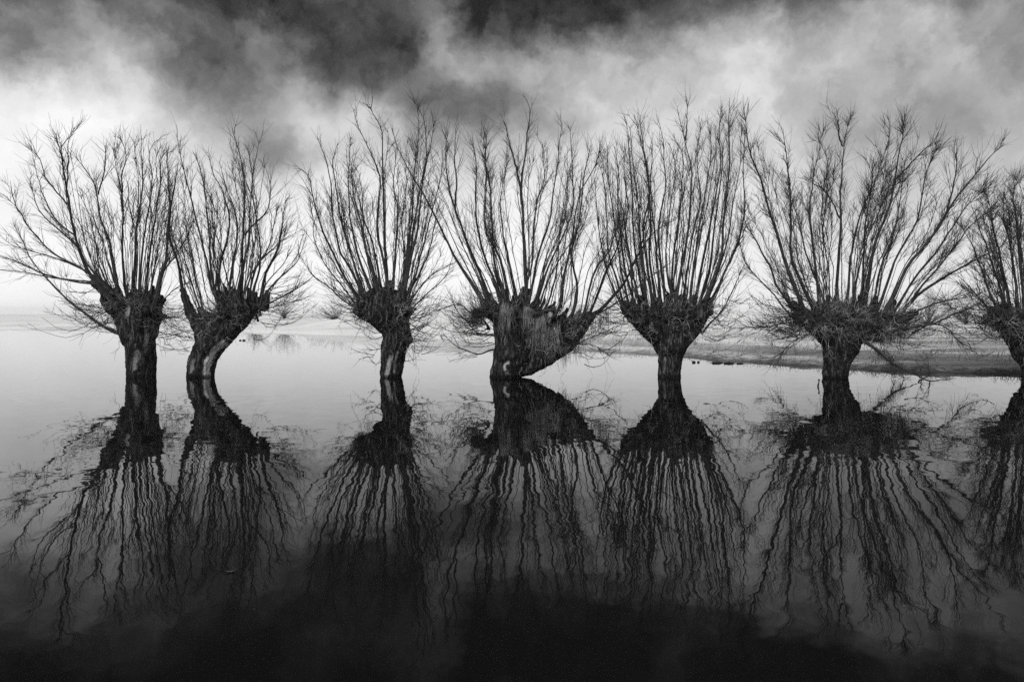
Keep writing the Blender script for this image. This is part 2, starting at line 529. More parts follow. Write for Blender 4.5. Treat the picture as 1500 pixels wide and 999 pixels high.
TREES.append(dict(
    base=(738, 553), d=17.3,
    label='widest-headed pollard willow with a heavy limb leaning right, hung with pale dry grass',
    chains=[[(738, 585, 20), (737, 553, 20), (742, 540, 22), (747, 525, 25), (751, 505, 27), (749, 485, 27), (745, 466, 25)],
            [(752, 548, 7), (768, 541, 11), (786, 530, 14), (805, 518, 15), (825, 503, 15), (844, 487, 12), (858, 472, 8), (868, 462, 4.5)],
            [(745, 475, 13), (722, 460, 10), (707, 450, 5)],
            [(765, 515, 20), (785, 490, 20), (800, 472, 13), (808, 452, 6)],
            [(755, 500, 22), (768, 472, 16), (772, 450, 8)],
            [(805, 512, 14), (825, 488, 12), (838, 468, 7)]],
    lumps=[(700, 455, 10), (713, 450, 11), (735, 455, 14), (760, 460, 16), (788, 480, 15), (812, 495, 14), (770, 500, 20), (795, 508, 17), (775, 448, 8), (826, 496, 12), (842, 474, 8), (780, 460, 10)],
    scars=[([(740, 541), (739, 535), (744, 531)], 2.2, 1.0), ([(836, 470), (850, 458), (862, 450)], 4.0, 0.8), ([(803, 470), (806, 460)], 3, 0.9)],
    stems=[
        (6, [(706, 440), (690, 415), (672, 388), (651, 348), (629, 300), (606, 262), (584, 220), (574, 186)]),
        (5.5, [(718, 440), (700, 395), (688, 365), (678, 335), (667, 306), (659, 283), (655, 256), (653, 227), (656, 192)]),
        (3.5, [(667, 306), (668, 265), (665, 230), (668, 188)]),
        (5, [(735, 440), (720, 400), (708, 365), (700, 330), (696, 290), (697, 250), (693, 208)]),
        (4.5, [(740, 440), (728, 390), (724, 350), (722, 310), (720, 270), (712, 240), (708, 200)]),
        (4, [(745, 440), (733, 380), (716, 345), (712, 310), (714, 265), (712, 225), (715, 186)]),
        (4.5, [(757, 440), (745, 380), (738, 340), (735, 300), (740, 260), (745, 225)]),
        (6.5, [(770, 440), (768, 380), (766, 340), (765, 310), (762, 285), (763, 260), (770, 220), (773, 190), (777, 165), (771, 145)]),
        (4, [(764, 300), (757, 260), (748, 225), (742, 190), (737, 176)]),
        (4.5, [(775, 440), (785, 390), (795, 355), (805, 325), (808, 300), (813, 265), (818, 230), (824, 180)]),
        (4, [(785, 445), (800, 400), (815, 365), (830, 330), (838, 300), (838, 262), (835, 185)]),
        (4.5, [(818, 455), (825, 405), (832, 370), (838, 340), (842, 310), (850, 280), (868, 250), (882, 215)]),
        (4.5, [(838, 462), (845, 425), (840, 395), (835, 370), (845, 335), (850, 300), (856, 250), (866, 210)]),
        (4.5, [(852, 465), (870, 400), (890, 370), (900, 340), (905, 315), (904, 270)]),
        (4.5, [(862, 462), (885, 405), (903, 365), (910, 330), (915, 300), (917, 262)]),
        (6.5, [(876, 456), (905, 428), (920, 408), (938, 370), (956, 345), (975, 330), (990, 322)]),
        (3.5, [(936, 374), (943, 338), (952, 308), (953, 280)]),
        (3.5, [(878, 458), (900, 445), (930, 425), (960, 400), (985, 384)]),
        (3.5, [(765, 435), (776, 390), (779, 340), (785, 300), (795, 260), (795, 210)]),
        (3, [(790, 445), (805, 410), (828, 370), (842, 350), (860, 320), (866, 290)]),
        (3, [(800, 450), (812, 410), (818, 370), (822, 330), (828, 290), (836, 240)]),
        (3.5, [(708, 470), (688, 458), (672, 446), (655, 450), (640, 455)]),
        (3.5, [(724, 492), (696, 487), (684, 472), (672, 460), (664, 446)]),
        (3.5, [(724, 512), (700, 519), (682, 514), (664, 505), (650, 490)]),
        (3, [(836, 513), (852, 500), (875, 490), (905, 477)]),
        (2.5, [(840, 505), (870, 507), (884, 514), (893, 521)]),
    ],
    sweeps=[(50, (715, 470), (-1, 0.1), 30, 70), (16, (850, 485), (1, 0.0), 25, 60), (14, (730, 430), (-1, -0.8), 30, 75)],
    tangle=420, density=0.78, bushy=0.9, extra=30))

TREES.append(dict(
    base=(981, 551), d=17.4,
    label='pollard willow fifth from the left, funnel-shaped dark head crowded with tall straight shoots',
    chains=[[(981, 585, 16), (981, 551, 16), (982, 530, 17), (983, 515, 19), (982, 502, 25)],
            [(975, 500, 18), (955, 482, 17), (935, 465, 14), (918, 450, 10)],
            [(990, 500, 18), (1008, 482, 17), (1024, 464, 13), (1036, 450, 9)],
            [(982, 500, 24), (980, 480, 24), (977, 462, 20)]],
    lumps=[(922, 453, 10), (937, 465, 12), (957, 474, 14), (980, 478, 16), (1004, 474, 14), (1023, 463, 12), (1034, 452, 9), (952, 456, 13), (976, 458, 14), (1000, 456, 13), (1018, 450, 10), (938, 450, 10)],
    scars=[([(972, 545), (975, 525)], 1.8, 0.2)],
    stems=[
        (4, [(914, 452), (898, 420), (885, 380), (878, 330), (875, 300), (870, 260)]),
        (4, [(916, 450), (903, 410), (892, 370), (888, 320), (885, 270), (878, 240)]),
        (4, [(923, 450), (910, 400), (903, 350), (898, 310), (893, 270), (890, 220)]),
        (4.5, [(931, 450), (915, 390), (908, 340), (905, 300), (907, 255), (900, 215)]),
        (4, [(938, 448), (925, 390), (915, 340), (912, 310), (905, 280), (908, 235)]),
        (4.5, [(945, 448), (935, 390), (930, 340), (928, 300), (925, 255), (921, 205), (918, 180)]),
        (4.5, [(949, 448), (943, 390), (937, 330), (935, 300), (930, 270), (926, 230), (922, 185)]),
        (4.5, [(956, 446), (945, 380), (940, 330), (950, 290), (945, 240), (938, 200), (929, 168)]),
        (5, [(961, 446), (952, 380), (953, 320), (950, 270), (947, 240), (942, 215), (937, 175)]),
        (4, [(968, 446), (962, 380), (957, 330), (952, 280), (954, 230), (955, 195)]),
        (4.5, [(975, 446), (968, 380), (965, 330), (975, 280), (973, 240), (972, 215), (965, 178)]),
        (4.5, [(983, 446), (985, 390), (990, 340), (995, 300), (997, 270), (998, 225), (985, 200)]),
        (5.5, [(990, 446), (1000, 385), (1010, 340), (1012, 306), (1014, 252), (1007, 220), (1003, 202), (992, 160)]),
        (3, [(1004, 206), (1007, 175), (1009, 152)]),
        (4, [(1000, 444), (1010, 380), (1018, 330), (1026, 290), (1020, 250), (1022, 210), (1030, 175)]),
        (4.5, [(1010, 444), (1017, 380), (1024, 330), (1032, 290), (1038, 250), (1042, 220), (1036, 178)]),
        (5, [(1018, 444), (1030, 380), (1040, 330), (1047, 290), (1055, 240), (1053, 200), (1056, 158)]),
        (6, [(1028, 448), (1048, 400), (1057, 370), (1060, 330), (1063, 305), (1068, 260), (1070, 220), (1068, 180), (1069, 143)]),
        (5, [(1024, 446), (1040, 390), (1045, 350), (1050, 310), (1056, 260), (1060, 210), (1078, 168)]),
        (5, [(1036, 450), (1058, 410), (1075, 370), (1085, 340), (1090, 300), (1088, 255), (1092, 195)]),
        (4, [(1032, 448), (1055, 390), (1068, 340), (1075, 290), (1085, 240), (1086, 180)]),
        (3.5, [(1040, 476), (1060, 455), (1075, 425), (1085, 400), (1092, 385)]),
        (3, [(1075, 372), (1092, 335), (1105, 318)]),
        (3, [(985, 440), (978, 390), (980, 340), (985, 290), (990, 250), (980, 210)]),
        (3, [(1005, 442), (998, 390), (1003, 340), (1000, 300), (1005, 270), (1015, 230)]),
        (3, [(930, 448), (926, 400), (918, 350), (920, 300), (915, 260), (915, 215)]),
    ],
    sweeps=[(24, (912, 465), (-1, 0.05), 25, 60), (24, (1040, 470), (1, 0.05), 20, 60)],
    tangle=380, density=0.7, bushy=0.75, extra=34))

TREES.append(dict(
    base=(1223, 554), d=17.2,
    label='broad bushy pollard willow with a short trunk wrapped in twigs and long boughs leaning right',
    chains=[[(1223, 588, 17), (1223, 554, 16.5), (1225, 537, 18), (1228, 520, 21), (1232, 505, 25), (1235, 492, 28)],
            [(1235, 490, 20), (1262, 484, 18), (1290, 478, 14), (1315, 470, 9), (1340, 458, 5)],
            [(1215, 490, 18), (1193, 474, 14), (1174, 458, 9), (1160, 446, 5)]],
    lumps=[(1178, 465, 11), (1191, 474, 12), (1206, 468, 14), (1226, 466, 17), (1250, 470, 17), (1275, 474, 14), (1298, 474, 11), (1285, 489, 10), (1202, 454, 11), (1240, 450, 13), (1268, 456, 11), (1296, 460, 9)],
    scars=[],
    stems=[
        (3.5, [(1155, 460), (1130, 430), (1110, 410), (1095, 390), (1086, 370), (1083, 350)]),
        (5.5, [(1168, 458), (1140, 420), (1130, 395), (1115, 370), (1105, 350), (1093, 330), (1088, 305)]),
        (7, [(1180, 458), (1155, 400), (1140, 350), (1132, 325), (1122, 295), (1112, 260), (1100, 230), (1093, 200), (1090, 163)]),
        (6, [(1190, 450), (1165, 395), (1157, 370), (1157, 340), (1156, 310), (1156, 280), (1153, 245), (1150, 215), (1147, 188)]),
        (5, [(1212, 450), (1190, 395), (1178, 365), (1172, 335), (1165, 310), (1160, 290)]),
        (5, [(1200, 445), (1191, 370), (1188, 340), (1186, 318), (1188, 290), (1192, 260), (1200, 220), (1203, 192)]),
        (6.5, [(1226, 450), (1228, 390), (1231, 350), (1232, 320), (1231, 290), (1233, 240), (1236, 210), (1246, 172)]),
        (3.5, [(1232, 322), (1215, 290), (1200, 272), (1190, 262)]),
        (3.5, [(1235, 215), (1228, 190), (1225, 163)]),
        (5, [(1241, 448), (1245, 385), (1250, 355), (1262, 310), (1275, 280), (1290, 240), (1302, 208)]),
        (6.5, [(1266, 448), (1275, 385), (1283, 350), (1297, 320), (1305, 295), (1311, 260), (1318, 220), (1323, 200), (1322, 170)]),
        (3, [(1310, 265), (1335, 240), (1360, 215), (1378, 205)]),
        (4.5, [(1262, 446), (1264, 380), (1268, 330), (1275, 290), (1280, 230)]),
        (4.5, [(1278, 446), (1290, 390), (1303, 360), (1313, 320), (1320, 270), (1325, 235)]),
        (5, [(1288, 448), (1310, 385), (1325, 355), (1345, 320), (1357, 260), (1373, 213)]),
        (7, [(1298, 455), (1330, 390), (1345, 372), (1370, 340), (1400, 290), (1430, 255), (1455, 225), (1472, 210)]),
        (4.5, [(1370, 340), (1386, 310), (1397, 275), (1402, 245), (1402, 212)]),
        (5, [(1308, 458), (1345, 400), (1375, 365), (1395, 335), (1420, 300), (1450, 272)]),
        (6, [(1315, 462), (1355, 425), (1395, 400), (1430, 380), (1460, 365), (1492, 343)]),
        (4, [(1318, 468), (1370, 445), (1402, 438), (1440, 430)]),
        (5, [(1305, 486), (1365, 475), (1400, 460), (1430, 447), (1462, 428)]),
        (3, [(1365, 475), (1390, 482), (1402, 496), (1420, 508), (1432, 512)]),
        (4.5, [(1320, 460), (1350, 420), (1372, 395), (1400, 360), (1425, 330), (1462, 300)]),
        (3.5, [(1180, 470), (1140, 475), (1110, 480), (1088, 478)]),
        (2.5, [(1196, 488), (1165, 500), (1140, 520), (1122, 525)]),
        (3.5, [(1250, 445), (1258, 400), (1272, 350), (1290, 310), (1304, 280), (1340, 250)]),
        (3, [(1215, 445), (1212, 390), (1205, 340), (1210, 290), (1212, 240), (1200, 205)]),
    ],
    sweeps=[(50, (1175, 470), (-1, 0.1), 30, 85), (40, (1310, 478), (1, 0.08), 35, 85), (30, (1180, 440), (-1, -0.7), 30, 75)],
    tangle=1000, density=0.88, bushy=1.6, extra=24))

TREES.append(dict(
    base=(1524, 553), d=17.2, shift=4,
    label='pollard willow beside the bank at the right edge, cut off by the frame',
    chains=[[(1522, 588, 24), (1520, 553, 23), (1519, 537, 23), (1518, 522, 27), (1515, 507, 34), (1514, 492, 36)],
            [(1500, 500, 22), (1482, 484, 19), (1465, 470, 13), (1450, 456, 7)],
            [(1530, 495, 24), (1556, 478, 18), (1578, 462, 10)]],
    lumps=[(1456, 464, 11), (1472, 474, 14), (1488, 478, 16), (1512, 472, 22), (1538, 472, 20), (1558, 466, 14), (1478, 460, 10), (1500, 458, 14)],
    scars=[],
    stems=[
        (5, [(1462, 458), (1445, 420), (1430, 380), (1415, 345), (1405, 328)]),
        (5, [(1472, 455), (1458, 400), (1445, 360), (1435, 340), (1428, 308)]),
        (5.5, [(1482, 455), (1470, 400), (1462, 360), (1455, 330), (1450, 300), (1440, 276)]),
        (5.5, [(1492, 452), (1484, 390), (1478, 350), (1470, 320), (1472, 282)]),
        (5.5, [(1502, 452), (1495, 380), (1490, 330), (1485, 290), (1491, 255)]),
        (5.5, [(1512, 450), (1508, 380), (1510, 310), (1500, 262)]),
        (5, [(1524, 450), (1526, 380), (1530, 310), (1522, 250)]),
        (5, [(1536, 452), (1545, 380), (1552, 310), (1550, 240)]),
        (5, [(1548, 455), (1565, 390), (1578, 320), (1585, 250)]),
        (5, [(1560, 458), (1590, 400), (1612, 340), (1630, 270)]),
        (5, [(1568, 460), (1605, 420), (1640, 380), (1668, 320)]),
        (4, [(1575, 466), (1620, 450), (1660, 420)]),
        (4, [(1456, 465), (1438, 440), (1420, 420), (1400, 400)]),
        (3, [(1452, 470), (1425, 462), (1400, 455), (1380, 440)]),
    ],
    sweeps=[(40, (1462, 470), (-1, -0.1), 30, 75), (20, (1470, 440), (-1, -0.8), 30, 70), (20, (1570, 470), (1, 0), 30, 70)],
    tangle=620, density=0.95, bushy=1.6, extra=22))

def mains_of(branches):
    out = []
    for i, (r0, P, fork) in enumerate(branches):
        v = P[-1] - P[0]
        if not fork and v[2] > 1.15 * abs(v[0]):
            out.append(i)
    return out


willow_group = 'row of pollard willows standing in the flood water'
willow_objs = []
for ti, T in enumerate(TREES):
    d = T['d']
    base = at(T['base'][0], HY + F * EYE / d, d)       # the point of the water the trunk stands in
    root = empty('pollard_willow', base)
    willow_objs.append(root)
    tag(root, T['label'], 'tree', willow_group)
    dx = T.get('shift', 0)
    for ch in T['chains']:
        ch[:] = [(r[0] + dx,) + tuple(r[1:]) for r in ch]
    T['lumps'] = [(x + dx, y, r) for (x, y, r) in T['lumps']]
    T['y0'] = [float(rng.uniform(-0.4, 0.4)) for _ in T['stems']]
    hx = T['chains'][0][-1][0]
    for (w, px), dy in zip(T['stems'], T['y0']):
        if px[0][1] < 395 or px[0][1] > 466 or w < 3 or abs(px[1][1] - px[0][1]) < .7 * abs(px[1][0] - px[0][0]):
            continue
        x0, y0_ = px[0][0] + (hx - px[0][0]) * .22, px[0][1] + 13
        u = np.array(px[1], float) - np.array([x0, y0_])
        u /= np.linalg.norm(u)
        h = random.uniform(14, 30)
        k = random.uniform(.8, 1.3)
        T['chains'].append([(x0, y0_, w * 1.3 * k, dy), (x0 + u[0] * h * .5, y0_ + u[1] * h * .5, w * .95 * k, dy), (x0 + u[0] * h, y0_ + u[1] * h, w * .5, dy)])
    me, heads = make_trunk(T['chains'], T['lumps'], d, base, T['scars'])
    tr = link('trunk', me, M_TRUNK, root)
    heads = np.array(heads)

    # crown: filler stems and fine shoots in one mesh, each bough the photo shows a mesh under it
    crown_mb = MB()
    half = 2.0
    lifted = []
    branches = []
    for (w, px), y0 in zip(T['stems'], T['y0']):
        span = abs(px[0][1] - px[-1][1]) + abs(px[0][0] - px[-1][0])
        is_fork = px[0][1] < 395
        y1 = y0 + rng.normal(0, 1) * 0.0042 * span * 1.15
        y1 = float(np.clip(y1, -2.0, 2.2))
        if is_fork and lifted:                # a fork starts on the stem it leaves
            p0 = at(px[0][0], px[0][1], d)
            best, bd = None, 1e9
            for Q in lifted:
                q = np.stack([Q[:, 0] / Q[:, 1] * d, Q[:, 2]], 1)
                q[:, 1] = EYE + (Q[:, 2] - EYE) / Q[:, 1] * d
                dd = np.hypot(q[:, 0] - p0[0], q[:, 1] - p0[2])
                if dd.min() < bd:
                    bd, best = dd.min(), Q[dd.argmin(), 1]
            y0 = best - d
            y1 = y0 + rng.normal(0, 0.5)
        if not is_fork:
            hx = T['chains'][0][-1][0]
            px = [(px[0][0] + (hx - px[0][0]) * .22, px[0][1] + 13)] + list(px)
        P = lift_stem(px, 20, d, y0, y1)
        lifted.append(P)
        branches.append((w * 0.41 * MPP, P, is_fork))
    # filler: thin stems between neighbouring upright boughs
    upright = sorted(mains_of(branches), key=lambda i: branches[i][1][-1, 0] / branches[i][1][-1, 1])
    n_fill = int(T['extra'] * 1.85)
    for k in range(n_fill):
        f = (k + random.uniform(.1, .9)) / n_fill * (len(upright) - 1)
        i, w = int(f), f - int(f)
        A, B = branches[upright[i]][1], branches[upright[i + 1]][1]
        P = A * (1 - w) + B * w
        cut = random.randint(11, 20)
        P = catmull(P[:cut], 16)
        t16 = np.linspace(0, 1, 16)
        old = P[:, 1].copy()
        P[:, 1] = d + random.uniform(-.4, .4) + random.uniform(-1.5, 1.6) * t16 * cut / 20 + wiggle(16, 0.04, 2)
        P[:, 0] *= P[:, 1] / old
        P[:, 2] = EYE + (P[:, 2] - EYE) * P[:, 1] / old
        P[:, 0] += np.linspace(random.uniform(-.08, .08), random.uniform(-.3, .3), 16) + wiggle(16, 0.03, 2)
        grow(crown_mb, P, random.uniform(1.0, 1.9) * MPP * 0.5 * 1.1, T['density'] * .55, T['bushy'] * .8, len_k=0.8)
    # low sweeping shoots
    for (n, o_px, dr, l0, l1) in T['sweeps']:
        o3 = at(o_px[0], o_px[1], d)
        pos = np.stack([o3[0] + rng.normal(0, 0.13, n), d + rng.uniform(-.55, .45, n), o3[2] + rng.normal(0, 0.32, n)], 1)
        dirs = np.stack([dr[0] * rng.uniform(.75, 1.1, n), rng.normal(0, .5, n), -dr[1] + rng.normal(0, .16, n)], 1)
        dirs /= np.linalg.norm(dirs, axis=1, keepdims=True)
        L = rng.uniform(l0, l1, n) * MPP
        K = 9
        s = np.linspace(0, 1, K)
        P = pos[:, None, :] + (L[:, None] * s)[:, :, None] * dirs[:, None, :]
        P[:, :, 2] += (L * rng.uniform(-0.25, 0.1, n))[:, None] * np.sin(s * math.pi)[None, :]
        P[:, :, 2] += (L * rng.uniform(0.0, 0.45, n))[:, None] * (s ** 2.2)[None, :]
        kk = np.cumsum(rng.normal(0, 1, (n, K, 3)), axis=1)
        kk -= kk[:, :1]
        P += kk * (0.014 * L)[:, None, None]
        P[:, :, 2] = np.maximum(P[:, :, 2], 0.25)
        crown_mb.tubes(P, taper(n, K, rng.uniform(.006, .011, n), 0.003), 4)
        m = int(n * 6 * T['bushy'])
        idx = rng.integers(0, n, m)
        i = rng.integers(2, K - 1, m)
        dd = P[idx, i + 1 if False else np.minimum(i + 1, K - 1)] - P[idx, i - 1]
        dd /= np.linalg.norm(dd, axis=1, keepdims=True) + 1e-9
        T2 = side_twigs(P[idx, i], dd, rng.uniform(.1, .45, m), np.radians(rng.uniform(20, 60, m)), K=5, up=.25, jit=.06)
        crown_mb.tubes(T2, taper(m, 5, 0.005, 0.002), 3)
    crown = crown_mb.build('crown', M_TWIG, root, origin=base)
    for (r0, P, is_fork) in branches:
        mb = MB()
        grow(mb, P, r0, T['density'], T['bushy'], tmin=0.15 if is_fork else 0.3, flare=0.0 if is_fork else 0.8)
        mb.build('branch', M_STEM, crown, origin=base)

    # tangle of pale young shoots over the head
    n = int(T['tangle'] * 1.15)
    hsel = heads[rng.integers(0, len(heads), n)]
    v = rng.normal(0, 1, (n, 3))
    v[:, 1] -= 0.55
    v /= np.linalg.norm(v, axis=1, keepdims=True)
    pos = hsel[:, :3] + v * hsel[:, 3:4] * 0.9
    drn = v * 0.7 + rng.normal(0, .65, (n, 3))
    drn /= np.linalg.norm(drn, axis=1, keepdims=True)
    L = rng.uniform(.2, 1.15, n) * rng.uniform(.35, 1, n)
    K = 9
    s = np.linspace(0, 1, K)
    P = pos[:, None, :] + (L[:, None] * s)[:, :, None] * drn[:, None, :]
    P[:, :, 2] += (L * rng.uniform(-.4, .55, n))[:, None] * (s ** 2)[None, :]
    kk = np.cumsum(rng.normal(0, 1, (n, K, 3)), axis=1)
    kk -= kk[:, :1]
    P += kk * (0.058 * L)[:, None, None]
    tg = MB()
    tg.tubes(P, taper(n, K, rng.uniform(.004, .009, n), .002), 4)
    m = int(n * 2.6)
    idx = rng.integers(0, n, m)
    i = rng.integers(1, K - 1, m)
    dd = P[idx, i + 1] - P[idx, i]
    dd /= np.linalg.norm(dd, axis=1, keepdims=True) + 1e-9
    T2 = side_twigs(P[idx, i], dd, rng.uniform(.08, .3, m), np.radians(rng.uniform(25, 75, m)), K=5, up=.1, jit=.09)
    tg.tubes(T2, taper(m, 5, .0036, .0016), 3)
    tg.build('shoots', M_SHOOT, root)
    T['root'], T['basep'] = root, base


def hanging(name, mat, T, spots, n_each, strand, r=0.0035):
    """wisps of dead grass caught on the branches by the flood, hanging down"""
    base, d = T['basep'], T['d']
    for (x0, y0, x1, y1, ln, dy) in spots:
        mb = MB()
        t = rng.uniform(0, 1, n_each)
        a, b = at(x0, y0, d), at(x1, y1, d)
        pos = a[None] * (1 - t)[:, None] + b[None] * t[:, None]
        pos = pos - base
        pos[:, 1] = dy + rng.normal(0, .07, n_each)
        pos[:, 0] += rng.normal(0, .04, n_each)
        pos[:, 2] += rng.normal(0, .05, n_each)
        L = ln * MPP * rng.uniform(.4, 1.1, n_each)
        K = 6
        s = np.linspace(0, 1, K)
        P = np.repeat(pos[:, None, :], K, 1)
        P[:, :, 2] -= L[:, None] * s
        P[:, :, 0] += (L * rng.normal(0, .13, n_each))[:, None] * s
        P[:, :, 1] += (L * rng.normal(0, .13, n_each))[:, None] * s
        kk = np.cumsum(rng.normal(0, 1, (n_each, K, 3)), axis=1)
        P += (kk - kk[:, :1]) * .012
        mb.tubes(P, taper(n_each, K, r, .0015), 3)
        mb.build(name, mat, T['root'])


T4, T6 = TREES[3], TREES[5]
hanging('dry_grass', M_DRY, T4, [(736, 445, 748, 452, 40, -.62), (782, 470, 796, 462, 55, -.72), (768, 452, 776, 455, 30, -.6), (800, 485, 815, 475, 40, -.6)], 85, 6, r=.004)
hanging('dry_grass', M_MOSS, T4, [(840, 492, 890, 452, 30, -.25), (820, 510, 850, 490, 32, -.3), (690, 455, 710, 450, 25, -.3)], 120, 6)
hanging('dry_grass', M_MOSS, T6, [(1274, 505, 1312, 535, 17, -.3), (1290, 478, 1322, 476, 26, -.2)], 170, 6)
# the moss-hung bough that droops into the water beside the broad willow
mb = MB()
for w, px in [(5, [(1262, 498), (1278, 508), (1292, 520), (1310, 535), (1330, 543), (1350, 550)]),
              (2, [(1305, 532), (1309, 545), (1313, 556)]), (2, [(1318, 538), (1323, 552), (1328, 560)]),
              (2.5, [(1345, 549), (1350, 555), (1362, 551), (1380, 553), (1392, 555)]),
              (2, [(1350, 553), (1349, 544), (1348, 538)]), (2, [(1362, 551), (1361, 540), (1360, 530)])]:
    P = lift_stem(px, 12, T6['d'], -.3, -.3, .4)
    P[:, 2] = np.maximum(P[:, 2], 0.02)
    grow(mb, P, w * .5 * MPP, .5, .7, tmin=.1, len_k=.35)
mb.v = [x - T6['basep'] for x in mb.v]
db = mb.build('drooping_branch', M_STEM, T6['root'])
db['label'] = 'moss-hung bough drooping into the water'


# ------------------------------------------------------------------ land and water
SHORE = [(-150, 120), (-95, 88), (-54.5, 72.7), (-38, 69.6), (-20, 57), (-7, 47), (-2, 40), (3, 30.2), (5.5, 27.6), (7.7, 22.2),
         (9.7, 20.2), (11.6, 18.6), (13.4, 17.9), (16, 17.2), (24, 16.5), (60, 14)]
sh = np.array(SHORE, float)


def shore_dist(x, y):
    """distance to the shoreline, positive on land"""
    best = np.full(x.shape, 1e9)
    for a, b in zip(sh[:-1], sh[1:]):
        ab = b - a
        t = np.clip(((x - a[0]) * ab[0] + (y - a[1]) * ab[1]) / (ab @ ab), 0, 1)
        best = np.minimum(best, np.hypot(x - a[0] - t * ab[0], y - a[1] - t * ab[1]))
    side = np.interp(x, sh[:, 0], sh[:, 1])
    return np.where(y > side, best, -best)


def vnoise(x, y, sc, seed):
    out = np.empty(x.shape)
    fx, fy = x.ravel(), y.ravel()
    o = out.ravel()
    for i in range(len(fx)):
        o[i] = mnoise.noise(Vector((fx[i] * sc + seed, fy[i] * sc, seed * 1.7)))
    return o.reshape(x.shape)


ny, nx = 210, 150
gy = 12 + (np.linspace(0, 1, ny) ** 2.6) * 880
gu = np.linspace(-1.4, 1.4, nx)
Y, Ugrid = np.meshgrid(gy, gu, indexing='ij')
X = Ugrid * (Y + 12)
sd = shore_dist(X, Y)
sd = sd + np.where(np.abs(sd) < 8, vnoise(X, Y, 0.45, 5.0) * .7 + vnoise(X, Y, 1.6, 2.0) * .35, 0)
n1 = vnoise(X, Y, 0.12, 3.0)
n2 = vnoise(X, Y, 0.9, 9.0)
Z = np.where(sd > 0,
             0.16 * np.clip(sd / 0.7, 0, 1) + 0.12 * np.clip((sd - 3.0) / 0.8, 0, 1) + 0.16 * np.clip((sd - 6.5) / 1.2, 0, 1) + 0.012 * np.clip(sd - 8, 0, 60),
             np.clip(sd * 0.25, -1.2, 0) - 0.02)
Z += np.where(sd > 0, (0.05 * n1 * np.clip(sd / 6, 0, 1) + 0.03 * n2), 0)
# the dike in the middle distance: a low grassy ridge running off to the right
dk_a, dk_b = np.array([-21.0, 66.0]), np.array([24.0, 84.0])
ab = dk_b - dk_a
tt = np.clip(((X - dk_a[0]) * ab[0] + (Y - dk_a[1]) * ab[1]) / (ab @ ab), 0, 1)
dd = np.hypot(X - dk_a[0] - tt * ab[0], Y - dk_a[1] - tt * ab[1])
Z += np.where(sd > 0, 1.9 * np.exp(-(dd / 5.0) ** 2) * np.clip(tt * 4, 0, 1), 0)
Z = np.minimum(Z, 60)
mb = MB()
idx = np.arange(ny * nx).reshape(ny, nx)
q = np.stack([idx[:-1, :-1], idx[:-1, 1:], idx[1:, 1:], idx[1:, :-1]], -1).reshape(-1, 4)
mb.add(np.stack([X, Y, Z], -1).reshape(-1, 3), q)


